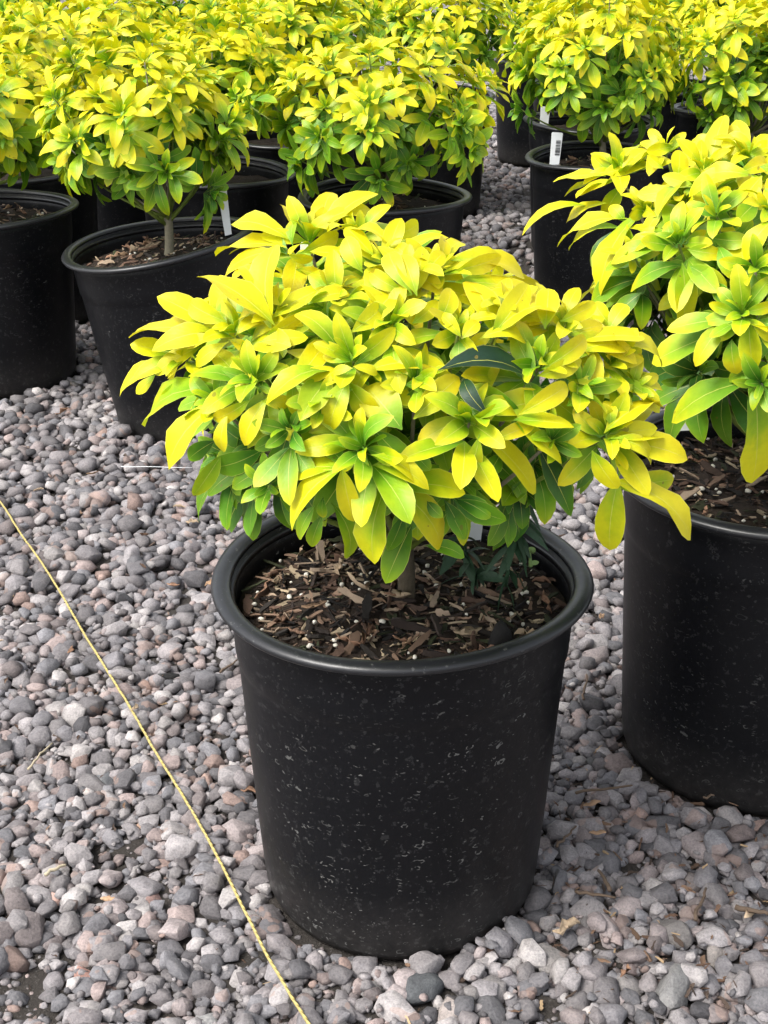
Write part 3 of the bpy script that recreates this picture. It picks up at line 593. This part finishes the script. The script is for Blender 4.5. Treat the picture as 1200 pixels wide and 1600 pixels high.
for i in range(len(FAR)): make_shrub('far%d' % i, FAR_LABEL.get(i, 'golden shrub in a black pot among the crowded back rows'), 'golden shrubs massed in the back rows', 1+i % 3)

fill_soil(POTS['main']['root'], 1, 190, 44, 90, 1100)
fill_soil(POTS['rt']['root'], 2, 120, 24, 50, 700)
fill_soil(POTS['B']['root'], 3, 60, 24, 20, 260, .6)
for i, k in enumerate(('A', 'C', 'D')): fill_soil(POTS[k]['root'], 4+i, 40, 10, 8, 150, .2)
sm, _ = soil_mesh(9)
for k in POTS:
    if k.startswith('far') or k in ('E', 'B2', 'B3', 'D2', 'G'): ob('potting_soil', sm, POTS[k]['root'], Matrix.Translation((0, 0, SOIL_Z)))

# ------------------------------------------------------------------ crowns
def crown_c(key, dx=0, dy=0, z=.53): x, y = POTS[key]['xy']; return np.array([x+dx, y+dy, z])
TIPS = {}
cM, rM = crown_c('main', .0, 0, .545), np.array([.250, .245, .160])
cr = POTS['main']['crown']
for (ox, oy, k), items in T_MAIN: traced(cr, cM, rM, items, ox, oy, k)
ROS_M = [(482,378,1.0,.10,1),(368,522,1.0,.12,1),(402,598,.85,.40,1),(425,492,.8,.12,0),(552,566,.95,.22,1),(455,672,.75,.62,1),(568,702,.95,.36,1),(642,438,.9,.12,1),(716,522,.85,.15,0),(842,572,.85,.35,1),(733,662,1.0,.34,1),(945,682,.95,.18,1),(880,515,.9,.12,1),(948,570,.85,.15,1),
         (600,415,.85,.15,1),(340,632,.8,.35,0),(680,425,.85,.10,1),(505,632,.75,.45,0),(650,600,.8,.35,0),(785,490,.85,.12,0),(985,610,.8,.25,0),(905,610,.8,.4,0),(300,560,.8,.25,1),(525,470,.9,.25,1),(610,510,.9,.30,1),(420,760,.7,.7,0),(860,690,.7,.6,0),(560,370,.8,.12,0)]
ROS_R = [(967,268,.95,.25,1),(1060,382,1.0,.38,1),(1160,492,1.0,.36,1),(1010,330,.9,.15,0),(1100,270,1.0,.08,1),(1170,250,1.0,.06,1),(1040,240,.9,.1,1),(1120,340,.9,.3,0),(1180,420,.9,.3,0),(990,400,.8,.3,0),(1190,600,.8,.55,0),(1200,330,.9,.1,1)]
def placed_rosettes(cr, c, r, items):
    for px, py, sc, age, outer in items:
        t = on_dome(px, py, c, r); P = CAM + ray(px, py)*(t-.012); nd = nrm((P-c)/r**2); ax = nrm(nd*.6 + UP*.45 + nrm(CAM-P)*.25)
        rosette(cr, P, ax, sc, age+.08, (1, 1, outer, 0), .8)
placed_rosettes(cr, cM, rM, ROS_M)
TIPS['main'] = [CAM + ray(q[0], q[1])*(on_dome(q[0], q[1], cM, rM)-.005) for q in ROS_M] + random_crown(cr, cM, rM, 46, 5, .6, -.35, .77, .95, low_age=.85, top_age=.52, skip=lambda p: p[1] > cM[1]-.02 and p[2] > .575 or p[1] > cM[1]+.08)
TIPS['main'] += random_crown(cr, cM+np.array([0, .03, 0]), rM*np.array([1, 1, .55]), 40, 6, 0, -.3, .88, .95, skip=lambda p: p[1] < cM[1]+.05 or p[0] > cM[0]+.12 and p[2] > .53)
cR, rR = crown_c('rt', .0, 0, .56), np.array([.235, .23, .165])
cr = POTS['rt']['crown']
for (ox, oy, k), items in T_RIGHT: traced(cr, cR, rR, items, ox, oy, k)
placed_rosettes(cr, cR, rR, ROS_R)
TIPS['rt'] = [CAM + ray(q[0], q[1])*(on_dome(q[0], q[1], cR, rR)-.005) for q in ROS_R] + random_crown(cr, cR, rR, 44, 15, .6, -.3, .77, 1.0, low_age=.85, top_age=.58)
TIPS['rt'] += random_crown(cr, cR+np.array([.02, .03, 0]), rR*np.array([1, 1, .8]), 40, 16, 0, -.2, .92, 1.0, skip=lambda p: p[1] < cR[1]+.05 and p[0] < cR[0]+.08)
for i, (k, dx, z, rx, rz, n, zm) in enumerate((('A', .03, .535, .160, .120, 32, -.6), ('B', -.025, .550, .168, .135, 40, -.62), ('C', -.022, .525, .238, .135, 50, -.72), ('D', -.025, .560, .19, .15, 42, -.75), ('E', .035, .535, .215, .14, 36, -.6),
        ('B2', .0, .560, .155, .115, 28, -.45), ('B3', .02, .560, .165, .115, 28, -.45), ('D2', .03, .555, .20, .155, 36, -.7), ('G', .0, .545, .19, .16, 36, -.7))):
    TIPS[k] = random_crown(POTS[k]['crown'], crown_c(k, dx, 0, z), np.array([rx, rx*.95, rz]), n, 40+i, .45, zm, 1.0, 1.0, low_age=.95, top_age=.10, spread=(.76, 1.12))
for i in range(len(FAR)):
    k = 'far%d' % i; g = np.random.default_rng(900+i); TIPS[k] = random_crown(POTS[k]['crown'], crown_c(k, g.uniform(-.02, .02), 0, .56+g.uniform(-.02, .03)), np.array([.205, .20, .13])*g.uniform(.88, 1.12), 32, 60+i, .35, -.4, 1.0, 1.05, low_age=.95, top_age=g.uniform(.04, .22), spread=(.76, 1.14))

# which leaves show: a coarse depth buffer over the picture
BW, BH = 300, 400
zb = np.full((BH, BW), 1e9); own = np.full((BH, BW), -1, int); base = 0; ALL = []
for k, p in POTS.items():
    P0, M, age, var, pri = p['crown'].arrays(); mid = P0 + M[:, :, 1]*.55; pj = project(mid); rad = np.linalg.norm(M[:, :, 0], axis=1)*.42*F/pj[:, 2]/4
    for i in range(len(mid)):
        x, y, r = pj[i, 0]/4, pj[i, 1]/4, max(rad[i], .7)
        if x < -r or y < -r or x > BW+r or y > BH+r: continue
        x0, x1, y0, y1 = max(0, int(x-r)), min(BW, int(x+r)+1), max(0, int(y-r)), min(BH, int(y+r)+1)
        if x1 <= x0 or y1 <= y0: continue
        sub = zb[y0:y1, x0:x1]; kk = sub > pj[i, 2]; sub[kk] = pj[i, 2]; own[y0:y1, x0:x1][kk] = base+i
    ALL.append((k, base, P0, M, age, var, pri)); base += len(P0)
count = np.bincount(own[own >= 0].ravel(), minlength=base)
nl = 0
for k, b0, P0, M, age, var, pri in ALL:
    p = POTS[k]; root = p['root']; Mi = p['Mi']; n = len(P0); cnt = count[b0:b0+n].astype(float)
    if k in ('main', 'rt'): cnt = cnt + (pri < 0)*1.5
    print(k, int((cnt > 0).sum()), int(cnt.sum()))
    most = 300 if not k.startswith('far') else 90
    order = np.argsort(-cnt)[:most]; order = order[cnt[order] >= 2]
    single = np.zeros(n, bool); single[order] = True; nl += len(order)
    g = np.random.default_rng(b0); rnd = g.uniform(size=n); vv = g.uniform(size=n)
    for i in order:
        m4 = np.eye(4); m4[:3, :3] = M[i]; m4[:3, 3] = P0[i]
        o = ob('leaf', LEAF_ME[var[i]], root, Matrix((Mi@m4).tolist())); o.color = (min(age[i], 2.0), rnd[i], vv[i], 1)
    Vs, Fs, Us, Cs, off = [], [], [], [], 0
    T = LEAF if k in ('main', 'rt') else LEAF_LO
    for v in range(NL):
        q = np.where((var == v) & ~single)[0]
        if not len(q): continue
        V, f, u = T[v]; W = np.einsum('nij,vj->nvi', M[q], V) + P0[q][:, None]; W = W.reshape(-1, 3)@Mi[:3, :3].T + Mi[:3, 3]
        Vs.append(W); Fs.append((f[None]+(np.arange(len(q))*len(V))[:, None, None]+off).reshape(-1, 4)); off += len(q)*len(V); Us.append(np.tile(u, (len(q), 1)))
        Cs.append(np.repeat(np.stack([np.minimum(age[q], 2), rnd[q], vv[q], np.ones(len(q))], 1), len(V), 0))
    if Vs: tag(ob('foliage', raw_mesh('foliage', np.concatenate(Vs), np.concatenate(Fs), M_LEAFS, uv=np.concatenate(Us), col=np.concatenate(Cs)), root), kind='stuff')
    # trunk, and a twig to each shoot tip
    inv = lambda P: np.asarray(P)@Mi[:3, :3].T + Mi[:3, 3]
    g = np.random.default_rng(b0+7); big = not k.startswith('far')
    base_w = np.array([*p['xy'], RIM_Z-.04]) if not p['tilt'] else (p['M']@np.array([0.012, -.01, SOIL_Z+.004, 1]))[:3]
    top = base_w + np.array([g.normal(0, .008), g.normal(0, .008), .085])
    V, f = tube(inv(bez(base_w-np.array([0, 0, .03]), base_w+np.array([.008, 0, .03]), top, 6)), np.array([.0125, .0105, .0085, .008, .0078, .007])*(1.0 if big else .9), 8)
    tr = ob('trunk', raw_mesh('trunk', V, f, M_STEM2 if k in ('main', 'rt') else M_STEM), root)
    tips = TIPS[k]; step = 1 if k in ('main', 'rt') else (2 if big else 5)
    for t in tips[::step]:
        t = np.array(t); mid = top*.45 + t*.55; mid[2] = min(mid[2], t[2]) - .03
        V, f = tube(inv(bez(top + (base_w-top)*g.uniform(0, .35), mid, t, 7)), np.linspace(.0040, .0011, 7), 5)
        ob('twig', raw_mesh('twig', V, f, M_STEM if g.uniform() < .25 else M_TWIG), root)
print('leaf objects', nl, 'all leaves', base)

# ------------------------------------------------------------------ yellow string over the stones
pts = []
keys = [(-160, 560), (-70, 672), (0, 778), (60, 868), (120, 962), (200, 1092), (270, 1205), (330, 1310), (378, 1405), (420, 1488), (455, 1545), (490, 1602), (540, 1690), (600, 1790)]
kp = np.array([on_plane(a, b, .030)[:2] for a, b in keys]); s = np.concatenate([[0], np.cumsum(np.linalg.norm(np.diff(kp, axis=0), axis=1))]); q = np.arange(0, s[-1], .010)
sx, sy = np.interp(q, s, kp[:, 0]), np.interp(q, s, kp[:, 1])
zz = np.array([max(gh(x+a, y+b) for a in (-.004, 0, .004) for b in (-.004, 0, .004)) for x, y in zip(sx, sy)])
env = np.array([max(zz[max(0, i-w):i+w+1].max() - .0006*w for w in (0, 3, 7, 12)) for i in range(len(zz))]); env = np.convolve(np.pad(env, 5, mode='edge'), np.ones(11)/11, 'valid')
env = np.maximum(env, zz-.003) + .0012
wob = np.convolve(rng.normal(0, .0018, len(q)+10), np.ones(11)/11, 'valid')
P = np.stack([sx+wob, sy, env], 1); V, f = tube(P, .0016, 8)
uvs = np.array([(sd/8, q[i]) for i in range(len(q)) for sd in range(8)])
st = ob('string', raw_mesh('string', V, f, M_STRING, uv=uvs)); tag(st, 'thin yellow twine stretched across the gravel', 'string')

# ------------------------------------------------------------------ plastic tags
def plate(w, h, t, r=.003):
    out = []
    for cx, cz, a0 in ((w/2-r, h-r, 0), (-w/2+r, h-r, 90), (-w/2+.002, .002, 180), (w/2-.002, .002, 270)):
        for a in (0, 45, 90): out.append((cx+r*math.cos(R(a0+a)) if cz > .01 else cx, cz+r*math.sin(R(a0+a)) if cz > .01 else cz-.002*(a/90)))
    n = len(out); V = np.array([(x, -t/2, z) for x, z in out] + [(x, t/2, z) for x, z in out]); Fs = [list(range(n))[::-1], list(range(n, 2*n))] + [[i, (i+1) % n, n+(i+1) % n, n+i] for i in range(n)]
    return V, Fs
def tag_at(px, py, z, dy, w, h, rz, rx, ry, label, ink=None):
    d = ray(px, py); p = CAM + d*((dy)/d[1]); 
    V, f = plate(w, h, .0012); o = ob('plant_tag', raw_mesh('plant_tag', V, f, M_TAG, False)); o.location = (p[0], p[1], p[2] if z is None else z)
    o.rotation_euler = (rx, ry, rz); tag(o, label, 'plant tag')
    if ink: ink(o, w, h)
    return o
def barcode(o, w, h):
    g = np.random.default_rng(3); z = h*.30; V, Fs = [], []
    while z < h*.78:
        t = g.uniform(.0006, .0022); b = len(V); V += [(-w*.05, -.0012, z), (w*.38, -.0012, z), (w*.38, -.0012, z+t), (-w*.05, -.0012, z+t)]; Fs.append((b, b+1, b+2, b+3)); z += t + g.uniform(.0005, .0015)
    tag(ob('barcode', raw_mesh('barcode', np.array(V), Fs, M_INK, False), o), kind='stuff')
yB = POTS['B']['xy'][1]; yD = POTS['D']['xy'][1]
tag_at(357, 368, None, yB-.02, .0165, .085, 0, -.1, R(-6), 'narrow white plastic tag stuck in the tilted pot')
tag_at(866, 258, None, yD-.10, .026, .072, R(8), -.15, R(5), 'white plant tag with black barcode on the pot beside the lane', barcode)
tag_at(849, 206, None, POTS['D2']['xy'][1]-.05, .026, .065, R(10), -.1, R(4), 'white tag half under leaves behind the barcoded tag')
tag_at(1074, 674, None, POTS['rt']['xy'][1]-.085, .030, .085, R(-15), -.1, R(-4), 'broad white label behind leaves of the lime and gold shrub')
tag_at(476, 432, None, POTS['main']['xy'][1]+.02, .012, .03, R(20), -.2, R(10), 'small white tag tucked in the top of the lone shrub')
tag_at(737, 846, None, POTS['main']['xy'][1]+.05, .022, .05, R(10), -.2, R(6), 'white tag at the soil of the scuffed pot')

# ------------------------------------------------------------------ weeds in and by the main pot
def strip_leaf(p, d, n, L, w, droop=.3):
    x = nrm(np.cross(d, n)); V, Fs = [], []
    for i in range(6):
        t = i/5; c = p + d*L*t - UP*droop*L*t*t; ww = w*.5*max(.08, math.sin(math.pi*(.08+.86*t)))
        V += [c - x*ww + n*ww*.3, c, c + x*ww + n*ww*.3]
    for i in range(5):
        for j in range(2): a = i*3+j; Fs.append((a, a+1, a+4, a+3))
    return np.array(V), Fs
def weed(name, pts, nleaf, L, w, mat, label, cat, up=.2, spread=1.0, droop=.4):
    P = np.array([CAM + ray(a, b)*(dy/ray(a, b)[1]) for a, b, dy in pts]); tt = np.linspace(0, 1, len(P)); q = np.linspace(0, 1, 12); C = np.stack([np.interp(q, tt, P[:, i]) for i in range(3)], 1)
    V, f = tube(C, np.linspace(.0022, .001, 12), 5); root = ob(name, raw_mesh('stem', V, f, mat)); tag(root, label, cat)
    for i in range(nleaf):
        t = rng.uniform(0, 1); p = np.array([np.interp(t, q, C[:, j]) for j in range(3)]); d = nrm(rng.normal(size=3)*np.array([1, .7, .5])*spread + UP*up); n = nrm(np.cross(d, rng.normal(size=3))); n = n if n[2] > 0 else -n
        V, f = strip_leaf(p, d, n, L*rng.uniform(.6, 1.2), w*rng.uniform(.7, 1.2), droop); ob('leaf', raw_mesh('leaf', V, f, mat), root)
yM = POTS['main']['xy'][1]
weed('trailing_weed', [(790, 915, yM-.03), (800, 850, yM-.045), (812, 800, yM-.06), (803, 755, yM-.05)], 46, .026, .0075, M_WEED, 'dark green trailing weed growing in the scuffed pot', 'weed', -.3, .8, .5)
weed('trailing_weed', [(745, 905, yM-.0), (720, 850, yM+.01), (700, 800, yM+.01)], 22, .03, .012, M_WEED, 'short dark weed by the white tag in the scuffed pot', 'weed', .1, 1, .4)
weed('ivy_sprig', [(1035, 600, 1.42), (1020, 550, 1.42), (1005, 500, 1.40)], 12, .034, .022, M_IVY, 'pale green weed sprig between the two nearer shrubs', 'weed', .3, 1, .3)
weed('seedling', [(829, 885, yM+.02), (828, 862, yM+.02)], 4, .009, .007, M_IVY, 'tiny pale seedling on the soil of the scuffed pot', 'seedling', .5, 1, .1)
# ------------------------------------------------------------------ litter on the gravel
LIT = [(610, 0, 0)]
dry = [(330, 905, .020), (110, 1010, .014), (210, 1105, .016), (145, 735, .022), (95, 640, .03), (280, 790, .02), (168, 1400, .014), (390, 1230, .02), (885, 1440, .03), (935, 1300, .018), (1100, 1140, .022), (1170, 1425, .026), (940, 960, .02), (270, 910, .018), (300, 810, .02), (925, 1250, .02), (980, 1510, .018), (60, 760, .02), (360, 870, .02)]
for i, (px, py, L) in enumerate(dry):
    p = on_plane(px, py, .025); o = ob('dead_leaf', DRY_ME[i % 6]); o.matrix_local = place(None, p[0], p[1], max(gh(p[0], p[1]), .012)+.007, L*.45, L*1.05, L*.6, rng.uniform(0, 6.28), rng.normal(0, .25), rng.normal(0, .4))
    o.color = (*(np.array(DRY_COL[i % 3])*rng.uniform(.8, 1.3)), 1); tag(o, 'curled tan dead leaf lying on the gravel', 'dead leaf', 'dead leaves scattered on the gravel')
Vs, Fs, Cs, off = [], [], [], 0
for i in range(900):                                          # crumbs of bark and leaf fallen between the stones
    if i < 420: x, y = rng.uniform(.16, .52), rng.uniform(.62, 1.35)
    else: y = rng.uniform(.55, 2.4); x = rng.uniform(-1, 1)*half_width(y)
    if (np.hypot(pot_xy[:, 0]-x, pot_xy[:, 1]-y)-pot_xy[:, 2]).min() < .004: continue
    V, f = CHIPS[rng.integers(8)] if rng.uniform() < .6 else DRY[rng.integers(6)]; L = rng.uniform(.005, .017); w = L*rng.uniform(.12, .4)
    M = np.array(place(None, x, y, gh(x, y)+.0015, w, L, w, rng.uniform(0, 6.28), rng.normal(0, .25), rng.normal(0, .4))); Vs.append(V@M[:3, :3].T+M[:3, 3]); Fs += [tuple(k+off for k in q) for q in f]; off += len(V)
    c = np.array(((.10, .06, .04), (.16, .10, .065), (.06, .042, .032), (.34, .24, .14))[rng.choice(4, p=(.35, .25, .25, .15))])*rng.uniform(.7, 1.3); Cs.append(np.tile((*c, 1), (len(V), 1)))
tag(ob('litter', raw_mesh('litter', np.concatenate(Vs), Fs, M_CHIPS, False, col=np.concatenate(Cs))), 'small brown crumbs of bark and dry leaf between the stones', 'litter', kind='stuff')
M_STRAW = flat_mat('straw', (.42, .36, .25), .7, .3, 80); M_STICK = flat_mat('stick', (.12, .085, .06), .85, .4, 80)
def stick(a, b, rad, mat, label, sag=.004, group=None):
    A, B = on_plane(*a, .028), on_plane(*b, .028); n = 8; C = np.array([A+(B-A)*t for t in np.linspace(0, 1, n)]); g = rng.normal(0, .0012, (n, 3)); C = C + g; C[:, 2] = np.maximum(C[:, 2]*0 + .024, np.array([gh(c[0], c[1]) for c in C])*.9) + .002
    C[:, 2] = np.convolve(np.pad(C[:, 2], 2, mode='edge'), np.ones(5)/5, 'valid')
    V, f = tube(C, np.linspace(rad, rad*.6, n), 6); o = ob('dry_twig', raw_mesh('dry_twig', V, f, mat)); tag(o, label, 'twig', group)
stick((190, 727), (300, 729), .0008, M_TAG, 'thin white straw lying beyond the yellow string')
stick((42, 1200), (80, 1160), .0016, M_STRAW, 'pale straw stalk on the far side of the string', group='dry stalks')
stick((70, 1365), (100, 1348), .0022, M_STRAW, 'short pale stalk by the bare soil patch')
stick((345, 1048), (370, 1028), .0018, M_STICK, 'dark dry stick next to the scuffed pot wall')
GT = 'dry brown twigs between the two nearest pots'
for a, b, r in (((900, 1235), (990, 1225), .0018), ((1085, 1435), (1105, 1385), .0022), ((910, 1090), (918, 1050), .0018), ((1100, 1245), (1140, 1232), .0016), ((955, 1390), (935, 1355), .0025), ((1150, 1415), (1200, 1425), .003), ((900, 1390), (960, 1400), .002), ((870, 1320), (900, 1290), .0018)):
    stick(a, b, r, M_STICK, 'dry brown twig on the gravel between the two nearest pots', group=GT)
bl = on_plane(262, 1047, .03); V, f = stone_shape(1, 55); o = ob('plastic_scrap', raw_mesh('plastic_scrap', V*np.array([.016, .007, .004]), f, M_POT2, False)); o.location = (bl[0], bl[1], max(gh(bl[0], bl[1]), .02)+.001); o.rotation_euler = (.3, .2, .3)
tag(o, 'small shiny black plastic scrap among the stones', 'scrap')
# dark upright block by the front wall of the main pot's soil
mx, my = POTS['main']['xy']; V, f = stone_shape(1, 66)
o = ob('dark_block', raw_mesh('dark_block', V*np.array([.012, .012, .022]), f, flat_mat('block_black', (.012, .011, .010), .8, .3, 80), False)); b = CAM + ray(785, 960)*((my-.10)/ray(785, 960)[1]); o.location = (b[0], b[1], SOIL_Z+.022); tag(o, 'upright black block in the soil of the scuffed pot', 'bark')
